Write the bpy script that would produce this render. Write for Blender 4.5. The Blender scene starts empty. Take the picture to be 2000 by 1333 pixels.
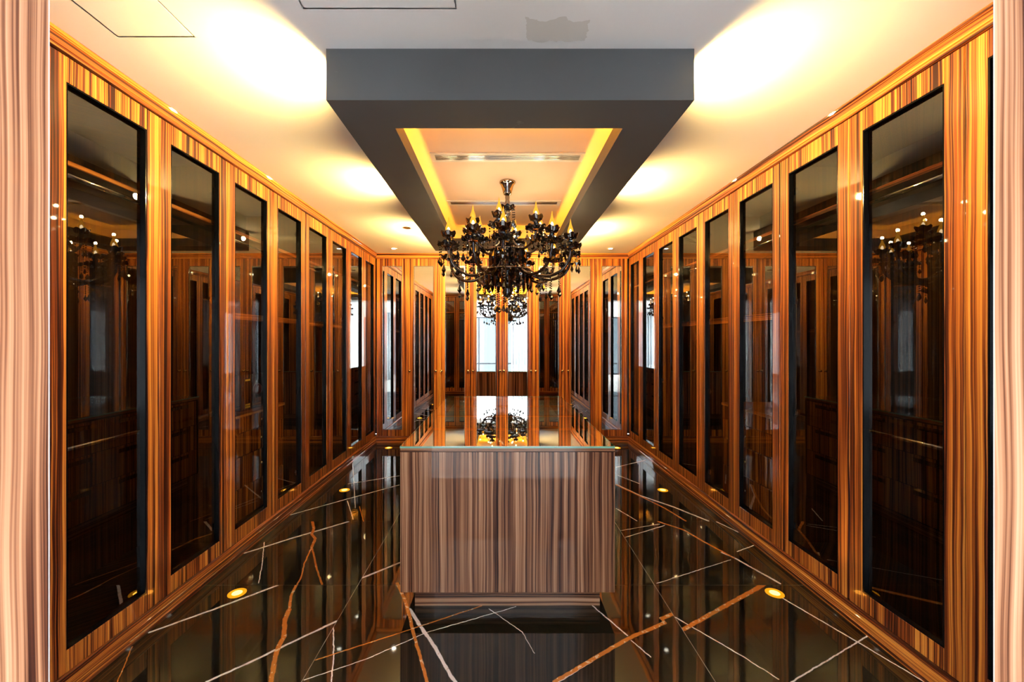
import bpy, bmesh, math, random
from mathutils import Vector, Matrix
random.seed(7)
PI = math.pi
S = bpy.context.scene
C = S.collection

# ------------------------------------------------------------------ camera
HC = 1.5            # camera height
F = 820.0           # focal length in pixels of the 2000 px frame
cd = bpy.data.cameras.new('camera'); cam = bpy.data.objects.new('camera', cd); C.objects.link(cam)
cam.location = (0, 0, HC); cam.rotation_euler = (PI/2, 0, 0)
cd.sensor_width = 36; cd.lens = F/2000*36; cd.shift_x = 22.5/2000; cd.shift_y = -1.0/2000; cd.clip_start = .01
S.camera = cam

# ------------------------------------------------------------------ light, exposure
DAY = 13.0          # sky strength
SPOT_W = 68.0       # tray spotlights
BULB_W = 0.45        # each chandelier bulb
COVE = 24.0         # cove strip emission
S.view_settings.view_transform = 'Standard'; S.view_settings.look = 'None'
S.view_settings.gamma = 1.0; S.view_settings.use_curve_mapping = False
S.view_settings.exposure = 1.4
S.cycles.use_denoising = True
S.cycles.max_bounces = 8; S.cycles.glossy_bounces = 6; S.cycles.diffuse_bounces = 3; S.cycles.transparent_max_bounces = 16
S.cycles.caustics_reflective = False; S.cycles.caustics_refractive = False
S.cycles.sample_clamp_indirect = 6.0
w = bpy.data.worlds.new('sky'); S.world = w; w.use_nodes = True
bg = w.node_tree.nodes['Background']; bg.inputs[0].default_value = (.78, .90, 1.0, 1); bg.inputs[1].default_value = DAY
WARM = (1.0, .66, .21)
def portal(loc, rot, sx, sy):   # daylight enters by the rear window and by side openings added for light
    pl = bpy.data.lights.new('daylight_portal', 'AREA'); pl.shape = 'RECTANGLE'; pl.size = sx; pl.size_y = sy; pl.cycles.is_portal = True
    po = bpy.data.objects.new('daylight_portal', pl); C.objects.link(po); po.location = loc; po.rotation_euler = rot
portal((.03, -3.62, 1.3), (PI/2, 0, PI), 3.0, 2.2)
portal((-2.44, -1.9, 1.4), (PI/2, 0, PI/2), 2.6, 2.2)  # unseen side opening, added to carry daylight in
portal((2.49, -1.9, 1.4), (PI/2, 0, -PI/2), 2.6, 2.2)

# ------------------------------------------------------------------ room measures (metres; x right, y away from camera, z up)
XL, XR, YB, YF = -1.828, 1.880, 6.148, .70     # planes of the cabinet fronts
CZ = 2.775                                     # ceiling
DZ0, DZ1 = .097, 2.700                         # door bottom and top
GZ0, GZ1 = .192, 2.592                         # glass bottom and top
PITCH = .5615

# ------------------------------------------------------------------ materials
def newmat(name):
    m = bpy.data.materials.new(name); m.use_nodes = True
    nt = m.node_tree
    return m, nt, nt.nodes['Principled BSDF'], nt.nodes, nt.links
def prin(name, col, rough=.5, metal=0, coat=0, spec=.5, emit=None, es=0):
    m, nt, p, N, L = newmat(name)
    p.inputs['Base Color'].default_value = (*col, 1); p.inputs['Roughness'].default_value = rough
    p.inputs['Metallic'].default_value = metal; p.inputs['Coat Weight'].default_value = coat
    p.inputs['Coat Roughness'].default_value = .03; p.inputs['Specular IOR Level'].default_value = spec
    if emit: p.inputs['Emission Color'].default_value = (*emit, 1); p.inputs['Emission Strength'].default_value = es
    return m
def mth(N, L, op, a, b=None, c=None):
    n = N.new('ShaderNodeMath'); n.operation = op
    for i, v in enumerate((a, b, c)):
        if v is None: continue
        if isinstance(v, (int, float)): n.inputs[i].default_value = v
        else: L.new(v, n.inputs[i])
    return n.outputs[0]
WARMLIT_WOOD = [(.410, (.020, .0025, .0015)), (.450, (.080, .014, .004)), (.48, (.20, .043, .008)), (.515, (.36, .098, .014)), (.57, (.53, .180, .024)), (.64, (.68, .295, .050))]  # cabinet veneer with the warm lamplight put into its colour
DAYLIT_WOOD = [(.405, (.024, .007, .005)), (.445, (.088, .028, .014)), (.48, (.190, .074, .036)), (.52, (.32, .142, .072)), (.57, (.44, .215, .115)), (.64, (.56, .310, .185))]  # the same veneer in its daylit tone, for island and jambs
def wood(name, horiz=False, scale=1.0, gain=1.0, cols=None):
    """glossy zebrano veneer: streaks run up (or along, when horiz)"""
    m, nt, p, N, L = newmat(name)
    tc = N.new('ShaderNodeTexCoord'); sx = N.new('ShaderNodeSeparateXYZ'); L.new(tc.outputs['Object'], sx.inputs[0])
    oi = N.new('ShaderNodeObjectInfo')
    xy = mth(N, L, 'ADD', sx.outputs[0], sx.outputs[1])
    if horiz:
        across = mth(N, L, 'ADD', sx.outputs[2], mth(N, L, 'MULTIPLY', sx.outputs[0], .0)); along = xy
    else:
        across, along = xy, sx.outputs[2]
    rnd = mth(N, L, 'MULTIPLY', oi.outputs['Random'], 41.0)
    wob = N.new('ShaderNodeTexNoise'); wob.inputs['Scale'].default_value = 1.0; wob.inputs['Detail'].default_value = 1
    cw = N.new('ShaderNodeCombineXYZ'); L.new(mth(N, L, 'MULTIPLY', across, 9), cw.inputs[0]); L.new(mth(N, L, 'MULTIPLY', along, 2.2), cw.inputs[1]); L.new(rnd, cw.inputs[2])
    L.new(cw.outputs[0], wob.inputs['Vector'])
    across = mth(N, L, 'ADD', across, mth(N, L, 'MULTIPLY', mth(N, L, 'SUBTRACT', wob.outputs[0], .5), .016))
    def layer(fa, fl, det):
        n = N.new('ShaderNodeTexNoise'); n.inputs['Scale'].default_value = 1; n.inputs['Detail'].default_value = det
        c = N.new('ShaderNodeCombineXYZ')
        L.new(mth(N, L, 'MULTIPLY', across, fa*scale), c.inputs[0]); L.new(mth(N, L, 'MULTIPLY', along, fl), c.inputs[1]); L.new(rnd, c.inputs[2])
        L.new(c.outputs[0], n.inputs['Vector']); return n.outputs[0]
    a = layer(40, .25, 1); b = layer(150, .5, 2); d = layer(380, 1.2, 2)
    v = mth(N, L, 'ADD', mth(N, L, 'ADD', mth(N, L, 'MULTIPLY', a, .38), mth(N, L, 'MULTIPLY', b, .42)), mth(N, L, 'MULTIPLY', d, .20))
    r = N.new('ShaderNodeValToRGB'); L.new(v, r.inputs[0]); e = r.color_ramp.elements
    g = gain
    cols = cols or WARMLIT_WOOD
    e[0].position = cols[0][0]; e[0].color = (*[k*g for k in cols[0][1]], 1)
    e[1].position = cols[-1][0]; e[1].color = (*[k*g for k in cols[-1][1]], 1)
    for pos, cc in cols[1:-1]:
        q = e.new(pos); q.color = (*[k*g for k in cc], 1)
    L.new(r.outputs[0], p.inputs['Base Color'])
    p.inputs['Roughness'].default_value = .5; p.inputs['Specular IOR Level'].default_value = .15
    p.inputs['Coat Weight'].default_value = .75; p.inputs['Coat Roughness'].default_value = .03; p.inputs['Coat IOR'].default_value = 1.45
    return m
W_V = wood('zebrano_upright_warmlit'); W_H = wood('zebrano_lying_warmlit', True); W_IN = wood('zebrano_inside', False, 1.0, .12)
W_ISL = wood('zebrano_daylit', False, .85, 1.0, DAYLIT_WOOD); W_ISLH = wood('zebrano_daylit_lying', True, 1.0, 1.0, DAYLIT_WOOD)
def glass_mat(name, ior, tint, rough=0.0, add=0.0):
    m = bpy.data.materials.new(name); m.use_nodes = True; N = m.node_tree.nodes; L = m.node_tree.links
    N.remove(N['Principled BSDF']); out = N['Material Output']
    t = N.new('ShaderNodeBsdfTransparent'); t.inputs[0].default_value = (*tint, 1)
    g = N.new('ShaderNodeBsdfGlossy'); g.inputs['Roughness'].default_value = rough; g.inputs['Color'].default_value = (.96, .97, .96, 1)
    f = N.new('ShaderNodeFresnel'); f.inputs[0].default_value = ior
    x = N.new('ShaderNodeMixShader')
    # the fresnel node reads 1 from inside; use the outward side only
    geo = N.new('ShaderNodeNewGeometry')
    k = mth(N, L, 'MULTIPLY', mth(N, L, 'ADD', f.outputs[0], add), mth(N, L, 'SUBTRACT', 1.0, geo.outputs['Backfacing']))
    L.new(k, x.inputs[0]); L.new(t.outputs[0], x.inputs[1]); L.new(g.outputs[0], x.inputs[2]); L.new(x.outputs[0], out.inputs[0])
    return m
GLASS = glass_mat('tinted_glass', 2.05, (.74, .72, .69))
GLASS_TOP = glass_mat('table_glass', 2.2, (.80, .88, .82), 0, .24)
GLASS_WIN = glass_mat('window_glass', 1.45, (.19, .21, .22))
MIRROR = prin('mirror', (.91, .90, .86), .004, 1)
BLACK = prin('black_lacquer', (.003, .003, .0035), .14, 0, 0, .10)
CHROME = prin('chrome', (.75, .75, .77), .12, 1)
BRASS = prin('polished_brass', (.86, .62, .25), .14, 1)
STEEL = prin('brushed_steel', (.55, .55, .56), .28, 1)
CRYSTAL = prin('black_crystal', (.008, .007, .008), .03, 0, 1, .9)
SMOKE = prin('smoked_brown_glass', (.022, .012, .008), .06, 0, .8, .6)
DARKCHROME = prin('dark_chrome', (.32, .28, .25), .10, 1)
WHITE = prin('white_edge', (.82, .80, .78), .45)
WHITE_B = prin('pale_edge_band', (.42, .36, .33), .5)
SAFE = prin('safe_black_paint', (.012, .012, .014), .25)
YELLOW = prin('yellow_sticker', (.85, .62, .05), .5)
KEYS = prin('keypad_keys', (.75, .75, .72), .4)
RED = prin('dark_red_dial', (.10, .008, .008), .3)
CURTAIN = prin('grey_curtain', (.50, .53, .56), .85)
BEDWALL = prin('bedroom_wall_paint', (.80, .78, .75), .8)
BEDFLOOR = prin('pale_stone_floor', (.50, .48, .45), .35)
FRAME_D = prin('dark_window_frame', (.03, .03, .035), .4)
WHITEMETAL = prin('white_vent_metal', (.70, .68, .64), .35)
VENTDARK = prin('vent_slot', (.02, .02, .02), .6)
GROUT = prin('grout', (.50, .45, .38), .7)
def emis(name, col, st):
    m = bpy.data.materials.new(name); m.use_nodes = True; N = m.node_tree.nodes; L = m.node_tree.links
    N.remove(N['Principled BSDF']); e = N.new('ShaderNodeEmission'); e.inputs[0].default_value = (*col, 1); e.inputs[1].default_value = st
    L.new(e.outputs[0], N['Material Output'].inputs[0]); return m
E_SPOT = emis('spot_lens_glow', (1, .86, .55), 25); E_FLOOR = emis('floor_lamp_glow', (1, .38, .04), 5)
E_DOWN = emis('downlight_glow', (1, .93, .75), 14); E_COVE = emis('cove_led', (1, .43, .022), COVE); E_COVE2 = emis('cove_led_double', (1, .43, .022), COVE*5)
E_BLOOM = emis('bezel_bloom_glow', (1, .36, .01), .45)  # glow added to the bezel to stand for bloom around the floor lamps
E_CORE = emis('bulb_core', (1, .90, .78), 7)
def flame_mat():
    m = bpy.data.materials.new('flame_bulb_glass'); m.use_nodes = True; N = m.node_tree.nodes; L = m.node_tree.links
    N.remove(N['Principled BSDF']); e = N.new('ShaderNodeEmission'); e.inputs[0].default_value = (1, .40, .035, 1); e.inputs[1].default_value = .62
    t = N.new('ShaderNodeBsdfTransparent'); t.inputs[0].default_value = (1, .85, .6, 1); x = N.new('ShaderNodeMixShader'); x.inputs[0].default_value = .75
    L.new(t.outputs[0], x.inputs[1]); L.new(e.outputs[0], x.inputs[2]); L.new(x.outputs[0], N['Material Output'].inputs[0]); return m
FLAME = flame_mat()
def plaster(name, col, rough=.75, var=.06, patch=False, sc=3.0, scuff=False):
    m, nt, p, N, L = newmat(name)
    tc = N.new('ShaderNodeTexCoord')
    n = N.new('ShaderNodeTexNoise'); n.inputs['Scale'].default_value = sc; n.inputs['Detail'].default_value = 6; L.new(tc.outputs['Object'], n.inputs['Vector'])
    mx = N.new('ShaderNodeMix'); mx.data_type = 'RGBA'
    mx.inputs['A'].default_value = (*[c*(1-var) for c in col], 1); mx.inputs['B'].default_value = (*[min(1, c*(1+var)) for c in col], 1); L.new(n.outputs[0], mx.inputs['Factor'])
    res = mx.outputs['Result']
    if patch:   # a patch of unsanded filler on the paint
        sx = N.new('ShaderNodeSeparateXYZ'); L.new(tc.outputs['Object'], sx.inputs[0])
        n2 = N.new('ShaderNodeTexNoise'); n2.inputs['Scale'].default_value = 14; n2.inputs['Detail'].default_value = 4; L.new(tc.outputs['Object'], n2.inputs['Vector'])
        def band(o, c, h, k):
            d = mth(N, L, 'ABSOLUTE', mth(N, L, 'SUBTRACT', o, c)); d = mth(N, L, 'ADD', d, mth(N, L, 'MULTIPLY', mth(N, L, 'SUBTRACT', n2.outputs[0], .5), k))
            return mth(N, L, 'LESS_THAN', d, h)
        mask = mth(N, L, 'MULTIPLY', band(sx.outputs[0], .235, .125, .10), band(sx.outputs[1], 1.725, .062, .09))
        m2 = N.new('ShaderNodeMix'); m2.data_type = 'RGBA'; L.new(mth(N, L, 'MULTIPLY', mask, .55), m2.inputs['Factor']); L.new(res, m2.inputs['A']); m2.inputs['B'].default_value = (.62, .57, .50, 1); res = m2.outputs['Result']
    if scuff:   # a few pale rubbed streaks
        mp = N.new('ShaderNodeMapping'); mp.inputs['Scale'].default_value = (5, 5, 42); L.new(tc.outputs['Object'], mp.inputs['Vector'])
        n3 = N.new('ShaderNodeTexNoise'); n3.inputs['Scale'].default_value = 1.0; n3.inputs['Detail'].default_value = 8; n3.inputs['Roughness'].default_value = .7; L.new(mp.outputs[0], n3.inputs['Vector'])
        mr = N.new('ShaderNodeMapRange'); mr.inputs['From Min'].default_value = .66; mr.inputs['From Max'].default_value = .80; mr.inputs['To Max'].default_value = .5; L.new(n3.outputs[0], mr.inputs['Value'])
        m3 = N.new('ShaderNodeMix'); m3.data_type = 'RGBA'; L.new(mr.outputs[0], m3.inputs['Factor']); L.new(res, m3.inputs['A']); m3.inputs['B'].default_value = (.40, .40, .40, 1); res = m3.outputs['Result']
    L.new(res, p.inputs['Base Color']); p.inputs['Roughness'].default_value = rough
    b = N.new('ShaderNodeBump'); b.inputs['Strength'].default_value = .06; b.inputs['Distance'].default_value = .01; L.new(n.outputs[0], b.inputs['Height']); L.new(b.outputs[0], p.inputs['Normal'])
    return m
M_CEIL = plaster('ceiling_paint', (.88, .855, .835), .8, .03, True)
M_TRAY = plaster('dark_grey_plaster', (.085, .088, .092), .62, .10, False, 5, True)
M_TRAYIN = plaster('peach_plaster', (.72, .55, .45), .7, .05)

# ------------------------------------------------------------------ mesh helpers
CACHE = {}
def bm_mesh(bm, name, smooth=False):
    me = bpy.data.meshes.new(name); bm.normal_update(); bm.to_mesh(me); bm.free()
    if smooth:
        for f in me.polygons: f.use_smooth = True
    return me
def add_box(bm, x0, x1, y0, y1, z0, z1):
    v = [bm.verts.new(p) for p in ((x0,y0,z0),(x1,y0,z0),(x1,y1,z0),(x0,y1,z0),(x0,y0,z1),(x1,y0,z1),(x1,y1,z1),(x0,y1,z1))]
    return [bm.faces.new([v[i] for i in f]) for f in ((0,3,2,1),(4,5,6,7),(0,1,5,4),(1,2,6,5),(2,3,7,6),(3,0,4,7))]
def box_me(x0, x1, y0, y1, z0, z1, bev=0.0, seg=2):
    key = tuple(round(k, 5) for k in (x0,x1,y0,y1,z0,z1,bev))
    if key in CACHE: return CACHE[key]
    bm = bmesh.new(); add_box(bm, x0, x1, y0, y1, z0, z1)
    if bev: bmesh.ops.bevel(bm, geom=bm.edges[:], offset=bev, segments=seg, affect='EDGES', profile=.5)
    me = bm_mesh(bm, 'box'); CACHE[key] = me
    return me
MESHMAT = {}
def obj(name, me, mat, parent=None, loc=None, rot=None):
    key = (me.name, mat.name)
    if not me.materials: me.materials.append(mat)
    elif me.materials[0] != mat:
        if key not in MESHMAT:
            m2 = me.copy(); m2.materials.clear(); m2.materials.append(mat); MESHMAT[key] = m2
        me = MESHMAT[key]
    o = bpy.data.objects.new(name, me); C.objects.link(o); o.parent = parent
    if loc is not None: o.location = loc
    if rot is not None: o.rotation_euler = rot
    return o
def tag(o, label, cat, group=None):
    o['label'] = label; o['category'] = cat
    if group: o['group'] = group
    return o
def struct(o, label=None):
    o['kind'] = 'structure'
    if label: o['label'] = label
    return o
def empty(name, loc=(0,0,0), rz=0):
    o = bpy.data.objects.new(name, None); C.objects.link(o); o.location = loc; o.rotation_euler = (0,0,rz); o.empty_display_size = .1
    return o
def lathe(prof, n=24, smooth=True, name='lathe'):
    bm = bmesh.new(); rings = []
    for r, z in prof:
        if r < 1e-5: rings.append([bm.verts.new((0,0,z))])
        else: rings.append([bm.verts.new((r*math.cos(2*PI*i/n), r*math.sin(2*PI*i/n), z)) for i in range(n)])
    for a, b in zip(rings, rings[1:]):
        for i in range(n):
            j = (i+1) % n
            if len(a) == 1 and len(b) == 1: continue
            if len(a) == 1: bm.faces.new((a[0], b[j], b[i]))
            elif len(b) == 1: bm.faces.new((a[i], a[j], b[0]))
            else: bm.faces.new((a[i], a[j], b[j], b[i]))
    bmesh.ops.recalc_face_normals(bm, faces=bm.faces[:])
    return bm_mesh(bm, name, smooth)
def tube_bm(bm, pts, rad, n=8):
    pts = [Vector(p) for p in pts]; rings = []
    for i, p in enumerate(pts):
        t = (pts[min(i+1, len(pts)-1)] - pts[max(i-1, 0)]).normalized()
        up = Vector((0,0,1)) if abs(t.z) < .95 else Vector((0,1,0))
        a = t.cross(up).normalized(); b = a.cross(t)
        r = rad if not isinstance(rad, (list, tuple)) else rad[i]
        rings.append([bm.verts.new(p + a*r*math.cos(2*PI*k/n) + b*r*math.sin(2*PI*k/n)) for k in range(n)])
    for a, b in zip(rings, rings[1:]):
        for k in range(n): bm.faces.new((a[k], a[(k+1)%n], b[(k+1)%n], b[k]))
    bm.faces.new(rings[0][::-1]); bm.faces.new(rings[-1])
def smooth_path(pts, sub=6):
    P = [Vector(p) for p in pts]; out = []
    for i in range(len(P)-1):
        p0, p1, p2, p3 = P[max(i-1,0)], P[i], P[i+1], P[min(i+2, len(P)-1)]
        for s in range(sub):
            t = s/sub
            out.append(.5*((2*p1)+(p2-p0)*t+(2*p0-5*p1+4*p2-p3)*t*t+(3*p1-p0-3*p2+p3)*t**3))
    out.append(P[-1]); return out
def rod_me(length, r):
    key = ('rod', round(length,4), r)
    if key not in CACHE:
        bm = bmesh.new(); tube_bm(bm, [(0,0,0),(length,0,0)], r, 12); CACHE[key] = bm_mesh(bm, 'rod', True)
    return CACHE[key]

# ------------------------------------------------------------------ floor: marble tiles with veins
def fl(px, py):     # floor point of a mark seen at that place of the photograph
    d = HC*F/(py-665.5); return ((px-977.5)/F*d, d)
VEINS = [  # (colour, width px, polyline)
 ('w',3.2,[(292,1236),(420,1190),(542,1144)]), ('o',2.0,[(258,1264),(229,1333)]),
 ('o',5.0,[(578,1144),(568,1166),(565,1192)]), ('o',8.5,[(565,1192),(557,1210),(554,1246),(544,1264),(538,1282),(529,1333)]),
 ('w',3.4,[(403,1333),(480,1298),(657.5,1214)]),
 ('o',5.0,[(610,1019.6),(613,1033),(609,1044),(616,1053),(609,1069)]), ('o',2.6,[(609,1069),(594,1102),(589,1126),(580,1144)]),
 ('o',3.2,[(609,1069),(613,1085),(618,1110),(629,1142)]), ('w',3.0,[(478,1081),(570,1052),(680,1019.6)]),
 ('w',3.0,[(706,1130),(781,1099.6)]), ('w',2.2,[(651,1226),(652,1280),(647,1333)]),
 ('o',1.8,[(616,1290),(808,1228),(941,1184)]), ('w',1.3,[(594,1329),(716,1288),(833,1236),(1007,1186)]),
 ('o',6.0,[(776,1140),(784,1158),(792,1176),(800,1204),(808,1240),(820,1280),(834,1333)]),
 ('w',6.5,[(800,1191),(820,1222),(850,1266),(880,1320),(890,1333)]),
 ('o',5.5,[(1083,1333),(1152,1292),(1203,1262),(1237,1243),(1279,1226),(1298,1217),(1292,1209),(1313,1200)]),
 ('w',2.0,[(1090,1333),(1160,1290)]),
 ('o',6.0,[(1335,1230),(1410,1188),(1491,1143)]), ('w',1.8,[(1156,1183),(1225,1242)]), ('w',1.5,[(1233,1252),(1271,1284)]),
 ('w',1.8,[(1320,1207),(1370,1236),(1451,1283),(1520,1327)]), ('w',3.0,[(1410,1080),(1432,1089),(1523,1140)]),
 ('o',3.0,[(1286,1019.6),(1334,1035),(1377,1060),(1433,1090)]), ('w',2.2,[(1530,1170),(1694,1266),(1806,1333)]),
 ('w',1.8,[(1546,1333),(1670,1258),(1694,1243)]), ('w',2.8,[(1204,947),(1249,968),(1316,991),(1383,1018)]),
 ('o',2.4,[(1204,948),(1249,969),(1298,993),(1339,1018)]), ('w',1.0,[(1283,1140),(1427,1094)]), ('w',1.6,[(1400,1020),(1442,1040)]),
 ('w',1.5,[(681,945.5),(779,930)]), ('w',1.7,[(568,1006),(679,975),(779,948)]), ('w',1.2,[(689,905),(694,993)]), ('w',1.3,[(678.5,979),(690,1015)]),
 ('o',1.4,[(710,1019),(702,990)]), ('w',1.5,[(1204,913),(1262,899)]), ('w',1.3,[(1204,928),(1248,945)]), ('w',1.4,[(1204,994),(1244,1018)]),
 ('w',1.2,[(1222,1050),(1298,1027)]), ('w',1.0,[(1213,1037),(1288,1024)]), ('w',1.2,[(955,1190),(1020,1235),(1044,1277)]),
 ('w',1.3,[(1440,1078),(1472,1066)]), ('w',1.4,[(505,1140),(512,1105),(516,1060)]),
]
def seg_group():
    g = bpy.data.node_groups.new('vein_segment', 'ShaderNodeTree')
    for nm, ty in (('P','NodeSocketVector'),('A','NodeSocketVector'),('BA','NodeSocketVector'),('K','NodeSocketFloat'),('W','NodeSocketFloat')):
        g.interface.new_socket(nm, in_out='INPUT', socket_type=ty)
    g.interface.new_socket('M', in_out='OUTPUT', socket_type='NodeSocketFloat')
    N, L = g.nodes, g.links; i = N.new('NodeGroupInput'); o = N.new('NodeGroupOutput')
    def vm(op, a, b=None):
        n = N.new('ShaderNodeVectorMath'); n.operation = op; L.new(a, n.inputs[0])
        if b is not None: L.new(b, n.inputs[3] if op == 'SCALE' else n.inputs[1])
        return n
    pa = vm('SUBTRACT', i.outputs['P'], i.outputs['A']).outputs[0]
    dt = vm('DOT_PRODUCT', pa, i.outputs['BA']).outputs['Value']
    h = N.new('ShaderNodeMath'); h.operation = 'MULTIPLY'; h.use_clamp = True; L.new(dt, h.inputs[0]); L.new(i.outputs['K'], h.inputs[1])
    sc = vm('SCALE', i.outputs['BA'], h.outputs[0]).outputs[0]
    d = vm('LENGTH', vm('SUBTRACT', pa, sc).outputs[0]).outputs['Value']
    q = N.new('ShaderNodeMath'); q.operation = 'DIVIDE'; L.new(d, q.inputs[0]); L.new(i.outputs['W'], q.inputs[1])
    mr = N.new('ShaderNodeMapRange'); mr.inputs['From Min'].default_value = 1.1; mr.inputs['From Max'].default_value = .75; L.new(q.outputs[0], mr.inputs['Value'])
    L.new(mr.outputs[0], o.inputs[0]); return g
SEG = seg_group()
def marble(name, segs):
    m, nt, p, N, L = newmat(name)
    geo = N.new('ShaderNodeNewGeometry'); pos = geo.outputs['Position']
    nz = N.new('ShaderNodeTexNoise'); nz.inputs['Scale'].default_value = 26; nz.inputs['Detail'].default_value = 4; L.new(pos, nz.inputs['Vector'])
    s = N.new('ShaderNodeVectorMath'); s.operation = 'SUBTRACT'; L.new(nz.outputs['Color'], s.inputs[0]); s.inputs[1].default_value = (.5,.5,.5)
    s2 = N.new('ShaderNodeVectorMath'); s2.operation = 'MULTIPLY'; L.new(s.outputs[0], s2.inputs[0]); s2.inputs[1].default_value = (.011,.011,0)
    s3 = N.new('ShaderNodeVectorMath'); s3.operation = 'MULTIPLY_ADD'; L.new(pos, s3.inputs[0]); s3.inputs[1].default_value = (1,1,0); L.new(s2.outputs[0], s3.inputs[2])
    P = s3.outputs[0]
    mask = {'w': None, 'o': None}
    for col, a, b, wd in segs:
        g = N.new('ShaderNodeGroup'); g.node_tree = SEG; L.new(P, g.inputs['P'])
        ba = (b[0]-a[0], b[1]-a[1]); g.inputs['A'].default_value = (*a, 0); g.inputs['BA'].default_value = (*ba, 0)
        g.inputs['K'].default_value = 1/(ba[0]**2+ba[1]**2+1e-9); g.inputs['W'].default_value = wd/2
        mask[col] = g.outputs[0] if mask[col] is None else mth(N, L, 'MAXIMUM', mask[col], g.outputs[0])
    n = N.new('ShaderNodeTexNoise'); n.inputs['Scale'].default_value = 2.3; n.inputs['Detail'].default_value = 7; L.new(pos, n.inputs['Vector'])
    r = N.new('ShaderNodeValToRGB'); L.new(n.outputs[0], r.inputs[0]); r.color_ramp.elements[0].position = .3; r.color_ramp.elements[0].color = (.006,.0052,.0035,1); r.color_ramp.elements[1].position = .75; r.color_ramp.elements[1].color = (.022,.018,.011,1)
    res = r.outputs[0]
    br = N.new('ShaderNodeTexNoise'); br.inputs['Scale'].default_value = 40; br.inputs['Detail'].default_value = 5; L.new(pos, br.inputs['Vector'])
    for col, base, alt in (('w', (.92,.85,.78), (.70,.55,.42)), ('o', (.62,.20,.03), (.82,.55,.30))):
        if mask[col] is None: continue
        v = N.new('ShaderNodeMix'); v.data_type = 'RGBA'; v.inputs['A'].default_value = (*base,1); v.inputs['B'].default_value = (*alt,1)
        L.new(mth(N, L, 'GREATER_THAN', br.outputs[0], .60), v.inputs['Factor'])
        x = N.new('ShaderNodeMix'); x.data_type = 'RGBA'; L.new(mask[col], x.inputs['Factor']); L.new(res, x.inputs['A']); L.new(v.outputs['Result'], x.inputs['B']); res = x.outputs['Result']
    L.new(res, p.inputs['Base Color']); p.inputs['Roughness'].default_value = .035; p.inputs['Specular IOR Level'].default_value = .75
    wv = N.new('ShaderNodeTexNoise'); wv.inputs['Scale'].default_value = 5.5; wv.inputs['Detail'].default_value = 1; L.new(pos, wv.inputs['Vector'])
    b = N.new('ShaderNodeBump'); b.inputs['Strength'].default_value = .12; b.inputs['Distance'].default_value = .003; L.new(wv.outputs[0], b.inputs['Height']); L.new(b.outputs[0], p.inputs['Normal'])
    return m
WX0, WX1 = XL-.60, XR+.60
floor = struct(obj('floor', box_me(WX0, WX1, .05, YB+.6, -.06, -.0012), GROUT), 'dark veined marble tile floor')
xs = [WX0, -.874, .944, WX1]; ys = [.05, .759, 1.666, 2.573, 3.480, 4.387, 5.294, YB+.3]
segs_all = []
for col, wp, pl_ in VEINS:
    for a, b in zip(pl_, pl_[1:]):
        A, B = fl(*a), fl(*b); d = .5*(A[1]+B[1]); ang = abs(b[1]-a[1])/(math.hypot(b[0]-a[0], b[1]-a[1])+1e-6)
        segs_all.append((col, A, B, wp*1.1*d/F*(1.0 if ang > .7 else 1.45)))
n = 0
plain = marble('black_marble', [])
for i in range(3):
    for j in range(len(ys)-1):
        x0, x1, y0, y1 = xs[i]+.0012, xs[i+1]-.0012, ys[j]+.0012, ys[j+1]-.0012
        mine = [s for s in segs_all if max(s[1][0], s[2][0]) > x0+.01 and min(s[1][0], s[2][0]) < x1-.01 and max(s[1][1], s[2][1]) > y0+.015 and min(s[1][1], s[2][1]) < y1-.015]
        bm = bmesh.new(); add_box(bm, x0, x1, y0, y1, -.0011, 0)
        t = obj('tile', bm_mesh(bm, 'tile'), marble('black_marble_veined', mine) if mine else plain, floor)
        n += 1

# ------------------------------------------------------------------ walls, ceiling
def sbox(name, *a, mat=BEDWALL, label=None, parent=None):
    o = obj(name, box_me(*a), mat, parent)
    if parent is None: struct(o, label)
    return o
def side_wall(name, x0, x1, label):
    bm = bmesh.new(); add_box(bm, x0, x1, .05, YB+.7, 0, CZ+.2)
    add_box(bm, x0, x1, -3.8, -3.2, 0, CZ+.2); add_box(bm, x0, x1, -.6, .05, 0, CZ+.2); add_box(bm, x0, x1, -3.2, -.6, 0, .3); add_box(bm, x0, x1, -3.2, -.6, 2.5, CZ+.2)  # gap left as an unseen opening, added to brighten the room behind
    bmesh.ops.remove_doubles(bm, verts=bm.verts[:], dist=1e-5)
    return struct(obj(name, bm_mesh(bm, name), BEDWALL), label)
side_wall('wall_left', WX0-.1, WX0, 'wall behind the left wardrobes'); side_wall('wall_right', WX1, WX1+.1, 'wall behind the right wardrobes')
sbox('wall_back', WX0, WX1, YB+.6, YB+.7, 0, CZ+.2, label='wall behind the mirrored cabinets')
def frame_bm(bm, X0, X1, Y0, Y1, x0, x1, y0, y1, z0, z1):
    add_box(bm, X0, X1, Y0, y0, z0, z1); add_box(bm, X0, X1, y1, Y1, z0, z1)
    add_box(bm, X0, x0, y0, y1, z0, z1); add_box(bm, x1, X1, y0, y1, z0, z1)
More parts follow.
